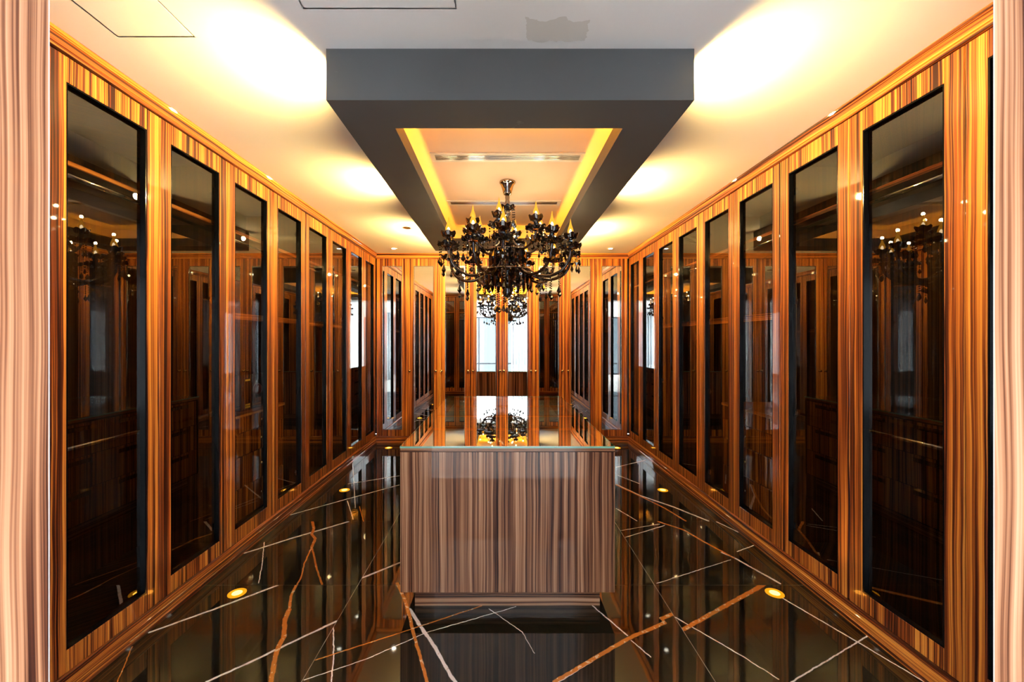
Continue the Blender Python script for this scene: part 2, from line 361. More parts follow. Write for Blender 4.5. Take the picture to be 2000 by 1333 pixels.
# ceiling with two access hatches cut into it
H1 = (-1.608, -1.281, 1.437, 1.7645); H2 = (-.758, -.168, 1.06, 1.6146)
bm = bmesh.new()
xc = sorted({WX0, H1[0], H1[1], H2[0], H2[1], WX1}); yc = sorted({-3.7, H1[2], H1[3], H2[2], H2[3], YB+.6})
for a, b in zip(xc, xc[1:]):
    for c, d in zip(yc, yc[1:]):
        mx, my = (a+b)/2, (c+d)/2
        if any(h[0] < mx < h[1] and h[2] < my < h[3] for h in (H1, H2)): continue
        vs = [bm.verts.new(p) for p in ((a,c,CZ),(a,d,CZ),(b,d,CZ),(b,c,CZ))]; bm.faces.new(vs)
add_box(bm, WX0, WX1, -3.7, YB+.6, CZ+.03, CZ+.1)
bmesh.ops.remove_doubles(bm, verts=bm.verts[:], dist=1e-4)
ceil = struct(obj('ceiling', bm_mesh(bm, 'ceiling'), M_CEIL), 'white painted ceiling')
for h in (H1, H2):
    obj('access_panel', box_me(h[0]+.0065, h[1]-.0065, h[2]+.0065, h[3]-.0065, CZ+.0005, CZ+.029), M_CEIL, ceil)
# dropped grey tray with a cove in the middle
TX0, TX1, TY0, TY1, TZ = -.761, .846, 1.833, 4.918, HC+1.050
IX0, IX1, IY0, IY1 = -.520, .604, 2.077, 4.672
LIP = TZ+.089
tray = empty('trim_1'); struct(tray, 'dark grey dropped ceiling tray with glowing cove')
bm = bmesh.new(); frame_bm(bm, TX0, TX1, TY0, TY1, IX0, IX1, IY0, IY1, TZ, TZ+.012)
bmesh.ops.remove_doubles(bm, verts=bm.verts[:], dist=1e-5)
obj('tray_border', bm_mesh(bm, 'tray_border'), M_TRAY, tray)
for nm, b in (('tray_side', (TX0,TX1,TY0,TY0+.012,TZ+.012,CZ)), ('tray_side', (TX0,TX1,TY1-.012,TY1,TZ+.012,CZ)), ('tray_side', (TX0,TX0+.012,TY0+.012,TY1-.012,TZ+.012,CZ)), ('tray_side', (TX1-.012,TX1,TY0+.012,TY1-.012,TZ+.012,CZ)),
              ('tray_lip', (IX0-.012,IX0,IY0-.012,IY1+.012,TZ+.012,LIP)), ('tray_lip', (IX1,IX1+.012,IY0-.012,IY1+.012,TZ+.012,LIP)), ('tray_lip', (IX0,IX1,IY0-.012,IY0,TZ+.012,LIP)), ('tray_lip', (IX0,IX1,IY1,IY1+.012,TZ+.012,LIP))):
    obj(nm, box_me(*b), M_TRAY, tray)
CW = .145      # inner walls of the cove
for b in ((IX0-CW-.01,IX0-CW,IY0-CW,IY1+CW,TZ+.012,CZ),(IX1+CW,IX1+CW+.01,IY0-CW,IY1+CW,TZ+.012,CZ),(IX0-CW,IX1+CW,IY0-CW-.01,IY0-CW,TZ+.012,CZ),(IX0-CW,IX1+CW,IY1+CW,IY1+CW+.01,TZ+.012,CZ)):
    obj('cove_wall', box_me(*b), M_TRAYIN, tray)
obj('cove_ceiling', box_me(IX0-CW, IX1+CW, IY0-CW, IY1+CW, CZ-.004, CZ-.0005), M_TRAYIN, tray)
LZ = TZ+.016
for b in ((IX0-.040,IX0-.026,IY0,IY1,LZ,LZ+.008),(IX1+.026,IX1+.040,IY0,IY1,LZ,LZ+.008),(IX0,IX1,IY0-.135,IY0-.095,LZ+.045,LZ+.053),(IX0,IX1,IY1+.040,IY1+.052,LZ,LZ+.008)):
    obj('led_strip', box_me(*b), E_COVE2 if b[3] < IY0 else E_COVE, tray)

# ------------------------------------------------------------------ cornice and skirting
def moulding(name, prof, p0, p1, out, mat, label):
    """prof: list of (offset, z); swept from p0 to p1, 'out' points into the room; mitred ends"""
    p0, p1, out = Vector((*p0, 0)), Vector((*p1, 0)), Vector((*out, 0)); t = (p1-p0).normalized()
    bm = bmesh.new(); A, B = [], []
    for o, z in prof:
        A.append(bm.verts.new(p0 + out*o + t*o + Vector((0,0,z)))); B.append(bm.verts.new(p1 + out*o - t*o + Vector((0,0,z))))
    for i in range(len(prof)-1): bm.faces.new((A[i], A[i+1], B[i+1], B[i]))
    bm.faces.new((A[-1], A[0], B[0], B[-1])); bm.faces.new(A[::-1]); bm.faces.new(B)
    bmesh.ops.recalc_face_normals(bm, faces=bm.faces[:])
    return struct(obj(name, bm_mesh(bm, name), mat), label)
CROWN = [(-.02,2.700),(.004,2.700),(.012,2.703),(.013,2.711),(.007,2.714),(.007,2.721),(.012,2.724),(.014,2.738),(.018,2.748),(.023,2.755),(.023,2.760),(.028,2.762),(.031,2.770),(.031,CZ-.001),(-.02,CZ-.001)]
SKIRT = [(-.02,.0),(.020,.0),(.020,.022),(.016,.026),(.016,.058),(.012,.061),(.012,.066),(.014,.068),(.014,.086),(.010,.093),(.002,.097),(-.02,.097)]
for nm, pr in (('crown', CROWN), ('skirt', SKIRT)):
    what = 'stepped zebrano cornice' if nm == 'crown' else 'stepped zebrano skirting'
    names = ('trim_2','trim_3','trim_4','trim_5') if nm == 'crown' else ('baseboard_left','baseboard_right','baseboard_back','baseboard_front')
    moulding(names[0], pr, (XL, YF), (XL, YB), (1,0), W_H, what+' above the left wardrobes' if nm == 'crown' else what+' below the left wardrobes')
    moulding(names[1], pr, (XR, YB), (XR, YF), (-1,0), W_H, what+' along the right wardrobes')
    moulding(names[2], pr, (XL, YB), (XR, YB), (0,-1), W_H, what+' along the mirrored back cabinets')

# ------------------------------------------------------------------ cabinet doors
FT = .033      # frame thickness
SW = .0795     # stile width
def knob_me():
    if 'knob' not in CACHE:
        me = lathe([(0,0),(.011,0),(.012,.002),(.006,.004),(.005,.012),(.009,.015),(.012,.020),(.010,.026),(.005,.029),(0,.030)], 14); CACHE['knob'] = me
    return CACHE['knob']
def hinge_me():
    if 'hinge' not in CACHE:
        bm = bmesh.new(); add_box(bm, -.012,.012,0,.012,-.022,.022); add_box(bm, -.008,.045,.008,.020,-.007,.007); add_box(bm, .038,.056,-.002,.022,-.016,.016)
        CACHE['hinge'] = bm_mesh(bm, 'hinge')
    return CACHE['hinge']
def door(parent, x0, width, pane, sl=SW, sr=SW, knobs=(), hinge=None):
    """frame-and-panel door in the local xz plane, front face at y=0 looking to -y"""
    D = empty('door'); D.parent = parent; D.location = (x0, 0, 0)
    g = .0015; gx0, gx1 = sl, width-sr
    obj('stile', box_me(g, gx0, 0, FT, DZ0+g, DZ1-g, .004), W_V, D); obj('stile', box_me(0, sr-g, 0, FT, DZ0+g, DZ1-g, .004), W_V, D, (gx1, 0, 0))
    obj('rail', box_me(gx0, gx1, .001, FT, GZ1, DZ1-g, .0015), W_V, D); obj('rail', box_me(gx0, gx1, .001, FT, DZ0+g, GZ0, .0015), W_V, D)
    b = .007; by0, by1 = .003, FT-.002
    bead = BLACK if pane is GLASS else CHROME_B
    if pane is not GLASS: by1 = .016
    obj('glazing_bead', box_me(gx0, gx0+b, by0, by1, GZ0, GZ1), bead, D); obj('glazing_bead', box_me(0, b, by0, by1, GZ0, GZ1), bead, D, (gx1-b, 0, 0))
    obj('glazing_bead', box_me(gx0+b, gx1-b, by0, by1, GZ1-b, GZ1), bead, D); obj('glazing_bead', box_me(gx0+b, gx1-b, by0, by1, GZ0, GZ0+b), bead, D)
    py = by1-.006
    if pane is GLASS: obj('glass_pane', box_me(gx0+b, gx1-b, py, py+.005, GZ0+b, GZ1-b), GLASS, D)
    else: obj('mirror_pane', box_me(gx0+b, gx1-b, .009, .014, GZ0+b, GZ1-b), MIRROR, D)
    for kx in knobs: obj('knob', knob_me(), BRASS, D, (kx, .0, 1.054), (PI/2, 0, 0)).scale = (1.6, 1.6, 1.2)
    if hinge is not None:
        for z in (.292, 1.030, 1.76, 2.47):
            o = obj('hinge', hinge_me(), CHROME, D, ((gx0+.01) if hinge == 'l' else (gx1-.01), FT+.001, z))
            o.scale = (1 if hinge == 'r' else -1, 1, 1)
    return D
CHROME_B = prin('mirror_edge', (.25, .24, .22), .2, .8)
DEP = .56
def carcass_me(wd, dep=DEP, z0=.06, z1=2.72):
    bm = bmesh.new(); y0 = FT+.003
    add_box(bm, 0, .018, y0, dep, z0, z1); add_box(bm, wd-.018, wd, y0, dep, z0, z1)
    add_box(bm, .018, wd-.018, y0, dep, z0, z0+.09); add_box(bm, .018, wd-.018, y0, dep, z1-.06, z1); add_box(bm, .018, wd-.018, dep-.012, dep, z0+.09, z1-.06)
    return bm_mesh(bm, 'carcass')
def wardrobe(label, loc, rz, widths, hinges, fit, group='glass-fronted wardrobes along the side walls', far=1):
    """far=1: local +x runs away from the camera"""
    t = tag(empty('wardrobe', loc, rz), label, 'wardrobe', group)
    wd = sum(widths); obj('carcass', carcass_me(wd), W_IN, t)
    x = 0
    for wi, h in zip(widths, hinges):
        door(t, x, wi, GLASS, hinge=h); x += wi
    obj('shelf', box_me(.018, wd-.018, .075, DEP-.012, 2.270, 2.294), W_H, t)
    if 'rod' in fit:
        obj('hanging_rod', rod_me(wd-.036, .013), CHROME, t, (.018, .10, 2.236))
        obj('hanging_rod', rod_me(wd-.036, .010), CHROME, t, (.018, .12, 1.010))
        obj('back_shelf', box_me(.018, wd-.018, .30, DEP-.012, 1.04, 1.06), W_IN, t)
    else:
        obj('hanging_rod', rod_me(wd-.036, .011), CHROME, t, (.018, .12, 2.236))
    if 'mid' in fit or 'drawers' in fit: obj('shelf', box_me(.018, wd-.018, .075, DEP-.012, 1.650, 1.698), W_H, t)
    if 'drawers' in fit:
        a, b = (.02, wd-.19) if far == 1 else (.19, wd-.02)
        obj('chest_top', box_me(a, b, .095, DEP-.012, .925, .950, .003), W_H, t)
        kx = wd/2+.03*far
        for z0, z1 in ((.808,.920),(.632,.803),(.397,.627),(.162,.392)):
            d = obj('drawer', box_me(a, b, .11, .48, z0, z1, .002), W_V, t)
            obj('knob', knob_me(), BRASS, d, (kx, .11, (z0+z1)/2), (PI/2, 0, 0))
    if 'part' in fit: obj('partition', box_me(wd/2-.009, wd/2+.009, .08, DEP-.012, .15, 2.27), W_IN, t)
    return t
S0L, S0R = 1.690, 1.7015
P2 = [PITCH, PITCH]
endL = YB-(S0L+6*PITCH); 
names = ['nearest the camera', 'second from the camera', 'third from the camera', 'in the far corner']
det = ['with chrome rails behind dark glass', 'with drawers behind dark glass', 'with shelves behind dark glass', 'with dark glass doors beside the mirrors']
fits = [('rod',), ('drawers',), ('mid','part'), ('rod','part')]
for k in range(4):
    wl = list(P2)
    if k == 3: wl = [PITCH, YB-(S0L+7*PITCH)-.001]
    extra = ' and a safe' if k == 1 else ''
    wardrobe('left wall wardrobe %s%s, %s' % (det[k], extra, names[k]), (XL, S0L+2*k*PITCH, 0), PI/2, wl, ('l','r'), fits[k])
    wr = list(P2)
    if k == 3: wr = [YB-(S0R+7*PITCH)-.001, PITCH]
    wardrobe('right wall wardrobe %s, %s' % (det[k], names[k]), (XR, S0R+2*k*PITCH+sum(wr), 0), -PI/2, wr, ('l','r'), fits[k], far=-1)
def corner(label, loc, rz, w0, first):
    t = tag(empty('wardrobe', loc, rz), label, 'wardrobe', 'glass-fronted wardrobes along the side walls')
    wd = PITCH+w0; obj('carcass', carcass_me(wd), W_IN, t)
    if first: door(t, 0, PITCH, GLASS, hinge='r'); obj('filler_panel', box_me(PITCH+.002, wd, 0, FT, DZ0+.002, DZ1-.002, .003), W_V, t)
    else: door(t, w0, PITCH, GLASS, hinge='r'); obj('filler_panel', box_me(0, w0-.002, 0, FT, DZ0+.002, DZ1-.002, .003), W_V, t)
    return t
corner('right wall wardrobe cut by the photo edge beside the door jamb', (XR, S0R, 0), -PI/2, S0R-PITCH-YF-.06, True)
corner('left wall wardrobe hidden behind the left door jamb', (XL, YF+.06, 0), PI/2, S0L-PITCH-YF-.06, False)

# mirrored cabinets of the back wall
BP = .4594; bx0 = XL+.012
kn = {0: (), 1: (.035,BP-.035), 2: (.035,BP-.035), 3: (.035,BP-.028), 4: (.028,BP-.035), 5: (.035,BP-.035), 6: (.035,), 7: ()}
kn[1] = (.028, BP-.048); kn[6] = (.050,)
def mirror_cab(i, label):
    t = tag(empty('mirror_cabinet', (bx0+2*i*BP, YB, 0)), label, 'cabinet', 'mirrored cabinets of the back wall')
    obj('carcass', box_me(0, 2*BP, FT+.003, .40, .06, 2.72), W_IN, t)
    for q in (0, 1):
        k = 2*i+q
        door(t, q*BP, BP, MIRROR, sl=.0845, sr=.0845, knobs=kn[k])
    return t
for i, lb in enumerate(('mirrored cabinet in the left corner of the back wall', 'mirrored cabinet just left of centre on the back wall', 'mirrored cabinet just right of centre on the back wall', 'mirrored cabinet in the right corner of the back wall')):
    mirror_cab(i, lb)

# ------------------------------------------------------------------ entrance: jambs with cabinets on their room side
JL, JR, JY0, JY1 = -.7516, .8216, .04, .70
for side, (a, b) in (('left', (WX0, JL)), ('right', (JR, WX1))):
    s = 1 if side == 'right' else -1
    o = sbox('wall_front_'+side, a, b, .02, .10, 0, CZ, label='plastered wall to the %s of the entrance' % side)
    j = struct(empty('door_%d' % (1 if side == 'left' else 2)), 'zebrano entrance jamb on the %s edge' % side)
    xa, xb = (JL-.02, JL) if side == 'left' else (JR, JR+.02)
    obj('jamb_panel', box_me(xa, xb, JY0, JY1-.002, 0, 2.62), W_ISL, j)
    obj('edge_band', box_me(xa, xb, JY1-.002, JY1, 0, 2.62), WHITE_B, j)
sbox('wall_front', JL-.03, JR+.03, .02, .66, 2.62, CZ, label='lintel above the entrance')
for side, x0, x1 in (('left', XL-.02, JL-.022), ('right', JR+.022, XR+.02)):
    wds = (x1-x0)
    c = [.435, .435] if wds > .9 else [.435, .435]
    t = tag(empty('wardrobe', (x1, YF, 0), PI), 'wardrobe beside the entrance, seen only in the %s part of the mirrors' % side, 'wardrobe', 'wardrobes flanking the entrance')
    cb = carcass_me(wds, .56); obj('carcass', cb, W_IN, t)
    n0 = 0 if side == 'left' else wds-.87
    for q in (0, 1): door(t, n0+q*.435, .435, GLASS, sl=.07, sr=.07)
    rest = wds-.87
    f0 = .87 if side == 'left' else 0
    obj('filler_panel', box_me(f0+.002, f0+rest-.002, 0, FT, DZ0+.002, DZ1-.002), W_V, t)
    obj('cornice', box_me(0, wds, -.02, .05, 2.70, CZ-.001, .004), W_H, t); obj('plinth', box_me(0, wds, -.014, .05, .0, .095, .004), W_H, t)
    obj('hanging_rod', rod_me(wds-.05, .012), CHROME, t, (.025, .25, 2.10)); obj('shelf', box_me(.018, wds-.018, .08, .53, 2.27, 2.294), W_H, t)

# ------------------------------------------------------------------ the bright room behind the camera, seen in the mirrors
sbox('floor_entrance', WX0, WX1, -3.7, .05, -.06, 0, mat=BEDFLOOR, label='pale stone floor outside the entrance')
wy = -3.62
bm = bmesh.new(); frame_bm(bm, WX0, WX1, 0, CZ, -1.47, 1.53, .2, 2.4, 0, .15)
for v in bm.verts: v.co = Vector((v.co.x, wy-.15+v.co.z, v.co.y))
bmesh.ops.remove_doubles(bm, verts=bm.verts[:], dist=1e-5); bmesh.ops.recalc_face_normals(bm, faces=bm.faces[:])
struct(obj('wall_window', bm_mesh(bm, 'wall_window'), BEDWALL), 'window wall of the room behind the camera')
win = struct(empty('window_1', (.03, wy-.06, 0)), 'large dark-framed window seen in the mirrors')
for x in (-1.48, -.85, -.20, .40, 1.0, 1.48): obj('window_frame', box_me(x-.025, x+.025, -.03, .03, .2, 2.4), FRAME_D, win)
for z in (.225, 2.375, .62): obj('window_frame', box_me(-1.5, 1.5, -.029, .029, z-.025, z+.025), FRAME_D, win)
for a, b in ((-1.455,-.875),(-.825,-.225),(-.175,.375),(.425,.975),(1.025,1.455)): obj('window_pane', box_me(a, b, -.003, .003, .25, 2.35), GLASS_WIN, win)
for cx0, cx1, lb in ((.40, 1.05, 'grey curtain drawn beside the bright window in the mirrors'), (-1.9, -1.30, 'grey curtain bunched at the window edge behind the jamb')):
    bm = bmesh.new(); n_ = 60; top, bot = [], []
    for i in range(n_+1):
        u = i/n_; x = cx0+(cx1-cx0)*u; y = -3.45+.045*math.sin(u*38)+.015*math.sin(u*91)
        top.append(bm.verts.new((x, y, 2.55))); bot.append(bm.verts.new((x, y, .03)))
    for i in range(n_): bm.faces.new((bot[i], bot[i+1], top[i+1], top[i]))
    me = bm_mesh(bm, 'curtain', True); o = obj('curtain', me, CURTAIN); md = o.modifiers.new('thick', 'SOLIDIFY'); md.thickness = .006
    tag(o, lb, 'curtain', 'curtains of the room behind')

# ------------------------------------------------------------------ island
LX0, LX1, LY0, LY1, LH = -.552, .6296, 2.31, 4.388, .918
isl = tag(empty('island_cabinet', ((LX0+LX1)/2, (LY0+LY1)/2, 0)), 'zebrano island cabinet with a glass top in the middle of the floor', 'island')
hx, hy = (LX1-LX0)/2, (LY1-LY0)/2
HB = .1125; GT = .012; WT = LH-GT-.018
obj('plinth', box_me(-hx+.068, hx-.068, -hy+.065, hy-.065, 0, HB-.004), W_ISLH, isl)
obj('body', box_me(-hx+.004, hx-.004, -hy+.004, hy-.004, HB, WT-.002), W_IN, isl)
obj('end_panel', box_me(-hx, hx, -hy, -hy+.004, HB, WT-.003, .001), W_ISL, isl); obj('end_panel', box_me(-hx, hx, hy-.004, hy, HB, WT-.003, .001), W_ISL, isl)
bm = bmesh.new(); frame_bm(bm, -hx, hx, -hy, hy, -hx+.05, hx-.05, -hy+.05, hy-.05, WT, LH-GT); bmesh.ops.remove_doubles(bm, verts=bm.verts[:], dist=1e-5)
obj('top_frame', bm_mesh(bm, 'top_frame'), W_ISLH, isl)
obj('tray_lining', box_me(-hx+.05, hx-.05, -hy+.05, hy-.05, WT-.0015, WT+.002), prin('dark_velvet_lining', (.030,.022,.018), .9), isl)
for q in range(1, 4):
    y = -hy+.05+(2*hy-.1)*q/4; obj('tray_divider', box_me(-hx+.05, hx-.05, y-.006, y+.006, WT+.002, LH-GT-.001), W_H, isl)
obj('tray_divider', box_me(-.006, .006, -hy+.05, hy-.05, WT+.002, LH-GT-.002), W_H, isl)
gt = obj('glass_top', box_me(-hx, hx, -hy, hy, LH-GT+.0005, LH, .001), GLASS_TOP, isl)
EDGE = prin('green_glass_edge', (.20, .46, .36), .15, 0, .5)
bm = bmesh.new(); e_ = .0012; frame_bm(bm, -hx-e_, hx+e_, -hy-e_, hy+e_, -hx, hx, -hy, hy, LH-GT+.001, LH-.001)
obj('glass_edge', bm_mesh(bm, 'glass_edge'), EDGE, isl)
for s in (-1, 1):
    for i in range(4):
        for j in range(3):
            y0 = -hy+.03+i*(2*hy-.06)/4; z0 = HB+.012+j*.252
            xa, xb = (hx-.003, hx) if s > 0 else (-hx, -hx+.003)
            d = obj('drawer', box_me(xa, xb, y0+.003, y0+(2*hy-.06)/4-.003, z0, z0+.246), W_V, isl)
            obj('finger_pull', box_me(xa-.0005 if s < 0 else xa, xb if s < 0 else xb+.0005, y0+.12, y0+.39, z0+.190, z0+.225), BLACK, d)

# ------------------------------------------------------------------ lamps of the room
def spot_light(name, loc, direction, watt, size, blend, col=WARM, rad=.02, parent=None):
    l = bpy.data.lights.new(name, 'SPOT'); l.energy = watt; l.color = col; l.spot_size = size; l.spot_blend = blend; l.shadow_soft_size = rad
    o = bpy.data.objects.new(name, l); C.objects.link(o); o.location = loc
    o.rotation_euler = Vector(direction).to_track_quat('-Z', 'Y').to_euler(); return o
spot_body = lathe([(0,0),(.034,0),(.034,.004),(.026,.004),(.026,-.012),(0,-.012)], 20)   # ring set in the tray side, local +z points out
spot_lens = lathe([(0,.0005),(.024,.0005),(.024,-.004),(0,-.004)], 20, False)
SZ = TZ+.113
spots = [((TX0, d), (-1,0), 'on the left side of the grey tray') for d in (1.945, 3.385, 4.79)] + [((TX1, d), (1,0), 'on the right side of the grey tray') for d in (1.945, 3.385, 4.79)] + [((-.645, TY1), (0,1), 'on the far end of the grey tray'), ((.672, TY1), (0,1), 'on the far end of the grey tray')]
order = ['nearest', 'middle', 'farthest', 'nearest', 'middle', 'farthest', 'left', 'right']
for (p, dr, wh), od in zip(spots, order):
    t = tag(empty('tray_spotlight', (p[0], p[1], SZ)), 'small round spotlight %s, the %s one' % (wh, od), 'spotlight', 'spotlights around the ceiling tray')
    t.rotation_euler = Vector((dr[0], dr[1], 0)).to_track_quat('Z', 'Y').to_euler()
    obj('ring', spot_body, CHROME, t); obj('lens', spot_lens, E_SPOT, t, (0,0,.0035))
    spot_light('tray_spot_light', (p[0]+dr[0]*.012, p[1]+dr[1]*.012, SZ), (dr[0], dr[1], .12 if dr[0] else -.1), SPOT_W*(1 if dr[0] else 1.7), math.radians(156), .85)
fl_ring = lathe([(.028,.0),(.050,.0),(.050,.002),(.044,.004),(.029,.0035),(.028,.002)], 24)
fl_lens = lathe([(0,.0035),(.018,.003),(.0285,.002)], 24)
for sx_, xx in (('left', -1.562), ('right', 1.626)):
    for k, d in enumerate((.79, 2.49, 4.205, 5.86)):
        if k == 0: continue
        t = tag(empty('floor_uplight', (xx, d, 0)), 'round amber floor light by the %s skirting, %s from the camera' % (sx_, ('', 'nearest', 'second', 'third')[k]), 'floor light', 'floor lights along the skirting')
        obj('ring', fl_ring, E_BLOOM, t); obj('lens', fl_lens, E_FLOOR, t)  # the ring glows only as painted bloom; the lens is the lamp
        spot_light('floor_light', (xx, d, .012), (0,0,1), 5.0, math.radians(110), .6, (1,.55,.14), .02)
dl_ring = lathe([(.030,-.001),(.045,-.001),(.046,.003),(.028,.006),(.028,-.001)], 24)
dl_lens = lathe([(0,.002),(.029,.002)], 24, False)
for xx, d, lit, lb in ((-1.475, 5.80, True, 'lit round downlight in the ceiling above the left back corner'), (1.52, 5.80, True, 'lit round downlight in the ceiling above the right back corner'), (-1.048, 4.74, False, 'unlit brown downlight in the ceiling left of the tray')):
    t = tag(empty('ceiling_downlight', (xx, d, CZ-.0065)), lb, 'downlight', 'ceiling downlights')
    obj('ring', dl_ring, WHITE if lit else BRASS, t); obj('lens', dl_lens, E_DOWN if lit else BLACK, t)
    if lit: spot_light('downlight_light', (xx, d, CZ-.02), (0,0,-1), 22, math.radians(110), .7, (1,.85,.6), .02)

# slot air vents inside the tray
def vent(y0, y1, x0, x1, label):
    t = tag(empty('air_vent', ((x0+x1)/2, (y0+y1)/2, CZ-.0045)), label, 'vent', 'slot vents in the ceiling tray'); hx_, hy_ = (x1-x0)/2, (y1-y0)/2
    bm = bmesh.new(); frame_bm(bm, -hx_, hx_, -hy_, hy_, -hx_+.03, hx_-.03, -hy_+.028, hy_-.028, -.008, 0); bmesh.ops.remove_doubles(bm, verts=bm.verts[:], dist=1e-5)
    obj('frame', bm_mesh(bm, 'vent_frame'), WHITEMETAL, t); obj('backing', box_me(-hx_+.03, hx_-.03, -hy_+.028, hy_-.028, -.002, 0), VENTDARK, t)
    s = (2*hy_-.056)/3
    for q in range(3):
        y = -hy_+.028+s*(q+.5); obj('slat', box_me(-hx_+.03, hx_-.03, y-s*.28, y+s*.28, -.009, -.004), STEEL, t)
vent(2.833, 2.967, -.479, .575, 'long white slot vent in the tray in front of the chandelier'); vent(3.80, 3.925, -.486, .550, 'long slot vent in the tray just behind the chandelier stem')

# ------------------------------------------------------------------ safe
t = tag(empty('safe', (XL-.12, 3.39, .9505), PI/2), 'small black safe with keypad and dial on the left chest of drawers', 'safe')
obj('body', box_me(-.19, .19, .025, .32, .006, .285, .004), SAFE, t); obj('door_panel', box_me(-.17, .17, .012, .026, .025, .265, .003), SAFE, t)
for sx_ in (-.15, .13):
    obj('foot', box_me(sx_, sx_+.02, .05, .28, 0, .007), BLACK, t)
dial = obj('dial', lathe([(0,.02),(.030,.02),(.040,.010),(.046,0),(0,0)], 24), RED, t, (.0, .012, .16), (PI/2, 0, 0))
kp = obj('keypad', box_me(.075, .150, .006, .013, .145, .225, .001), BLACK, t)
for r_ in range(4):
    for c_ in range(3): obj('key', box_me(.083+c_*.021, .098+c_*.021, .003, .007, .152+r_*.017, .164+r_*.017), KEYS, kp)
for z in (.235, .045, .027): obj('sticker', box_me(-.165, -.105, .0105, .0122, z, z+.014), YELLOW, t)

# ------------------------------------------------------------------ chandelier
CX, CY = .055, 3.36
ch = tag(empty('chandelier', (CX, CY, 0)), 'black crystal chandelier with flame-tip bulbs hanging above the island', 'chandelier')
obj('canopy', lathe([(0,CZ-.005),(.064,CZ-.005),(.066,CZ-.012),(.060,CZ-.020),(.050,CZ-.035),(.040,CZ-.075),(.034,CZ-.100),(.030,CZ-.108),(.018,CZ-.112),(.014,CZ-.125),(0,CZ-.125)], 28), DARKCHROME, ch)
obj('stem', lathe([(0,2.665),(.016,2.665),(.019,2.645),(.016,2.625),(.020,2.608),(.017,2.592),(.021,2.577),(.015,2.56),(0,2.56)], 16), DARKCHROME, ch)
col_prof = [(0,2.565),(.02,2.563),(.022,2.545),(.03,2.53),(.028,2.51),(.018,2.495),(.020,2.475),(.034,2.45),(.040,2.42),(.032,2.385),(.022,2.36),(.024,2.34),(.045,2.315),(.055,2.28),(.045,2.245),(.03,2.22),(.05,2.20),(.085,2.185),(.088,2.165),(.06,2.145),(.05,2.11),(.07,2.08),(.085,2.045),(.07,2.01),(.045,1.985),(.06,1.965),(.10,1.955),(.105,1.945),(.05,1.930),(.035,1.905),(.042,1.885),(.030,1.860),(.012,1.845),(0,1.838)]
obj('column', lathe(col_prof, 24), CRYSTAL, ch)
def petal_dish(r0, r1, z0, rise, n=8):
    bm = bmesh.new(); m_ = n*6; rings = []
    for q, (u, dz) in enumerate(((.15,0),(.5,-.004),(.82,.002),(1.0,rise),(1.06,rise*.8),(.85,-.008),(.5,-.014),(.15,-.012))):
        rr = []
        for i in range(m_):
            a = 2*PI*i/m_; sc = 1+.13*abs(math.cos(n*a/2))*u - .07*u
            rr.append(bm.verts.new((r1*u*sc*math.cos(a), r1*u*sc*math.sin(a), z0+dz+(.006*math.cos(n*a)*u if u > .7 else 0))))
        rings.append(rr)
    for a, b in zip(rings, rings[1:]):
        for i in range(m_): bm.faces.new((a[i], b[i], b[(i+1)%m_], a[(i+1)%m_]))
    bmesh.ops.recalc_face_normals(bm, faces=bm.faces[:]); return bm_mesh(bm, 'dish')
dish_me = petal_dish(.01, .074, 0, .016); cup_me = petal_dish(.008, .052, 0, .024, 6)
neck_me = lathe([(0,.0),(.012,0),(.016,.012),(.011,.022),(.019,.036),(.021,.046),(.012,.056),(.016,.066),(.020,.074),(0,.074)], 12, False)
flame_prof = [(0,0),(.010,0),(.018,.010),(.0225,.024),(.0215,.040),(.0155,.058),(.0088,.078),(.0048,.098),(.002,.116),(0,.126)]
flame_me = lathe(flame_prof, 14); core_me = lathe([(0,.008),(.007,.010),(.0115,.020),(.0100,.032),(.005,.042),(0,.047)], 10)
def gem(bm, z, r, h, n=6, top=.35):
    """faceted drop hanging below z"""
    a = bm.verts.new((0,0,z)); b = bm.verts.new((0,0,z-h)); mid = [bm.verts.new((r*math.cos(2*PI*i/n), r*.6*math.sin(2*PI*i/n), z-h*(1-top))) for i in range(n)]
    for i in range(n): bm.faces.new((a, mid[i], mid[(i+1)%n])); bm.faces.new((b, mid[(i+1)%n], mid[i]))
def bead(bm, z, r, n=6):
    vs = [bm.verts.new((0,0,z+r)), bm.verts.new((0,0,z-r))]; mid = [bm.verts.new((r*math.cos(2*PI*i/n), r*math.sin(2*PI*i/n), z)) for i in range(n)]
    for i in range(n): bm.faces.new((vs[0], mid[i], mid[(i+1)%n])); bm.faces.new((vs[1], mid[(i+1)%n], mid[i]))
def pendant(nb, gr, gh, br=.0058):
    bm = bmesh.new(); z = 0
    for k in range(nb): z -= br; bead(bm, z, br); z -= br*1.5
    gem(bm, z, gr, gh); bmesh.ops.recalc_face_normals(bm, faces=bm.faces[:])
    return bm_mesh(bm, 'pendant')
pend_a, pend_b, pend_c, pend_d = pendant(5, .019, .066, .0075), pendant(2, .024, .052, .009), pendant(3, .020, .080, .008), pendant(9, .020, .058, .0072)
ros_bm = bmesh.new(); 
for k in range(6):
    a = k*PI/3; f0 = len(ros_bm.verts); bead(ros_bm, 0, .010); ros_bm.verts.ensure_lookup_table()
    for v in ros_bm.verts[f0:]: v.co += Vector((.015*math.cos(a), 0, .015*math.sin(a)))
bead(ros_bm, 0, .011); ros_me = bm_mesh(ros_bm, 'rosette')
def arm_me(pts, r):
    bm = bmesh.new(); P = smooth_path(pts, 6); tube_bm(bm, P, r, 8); return bm_mesh(bm, 'arm', True)
low_arm = arm_me([(.05,0,2.17),(.10,0,2.125),(.17,0,2.055),(.26,0,2.005),(.36,0,1.995),(.45,0,2.030),(.505,0,2.10),(.52,0,2.185)], .0125)
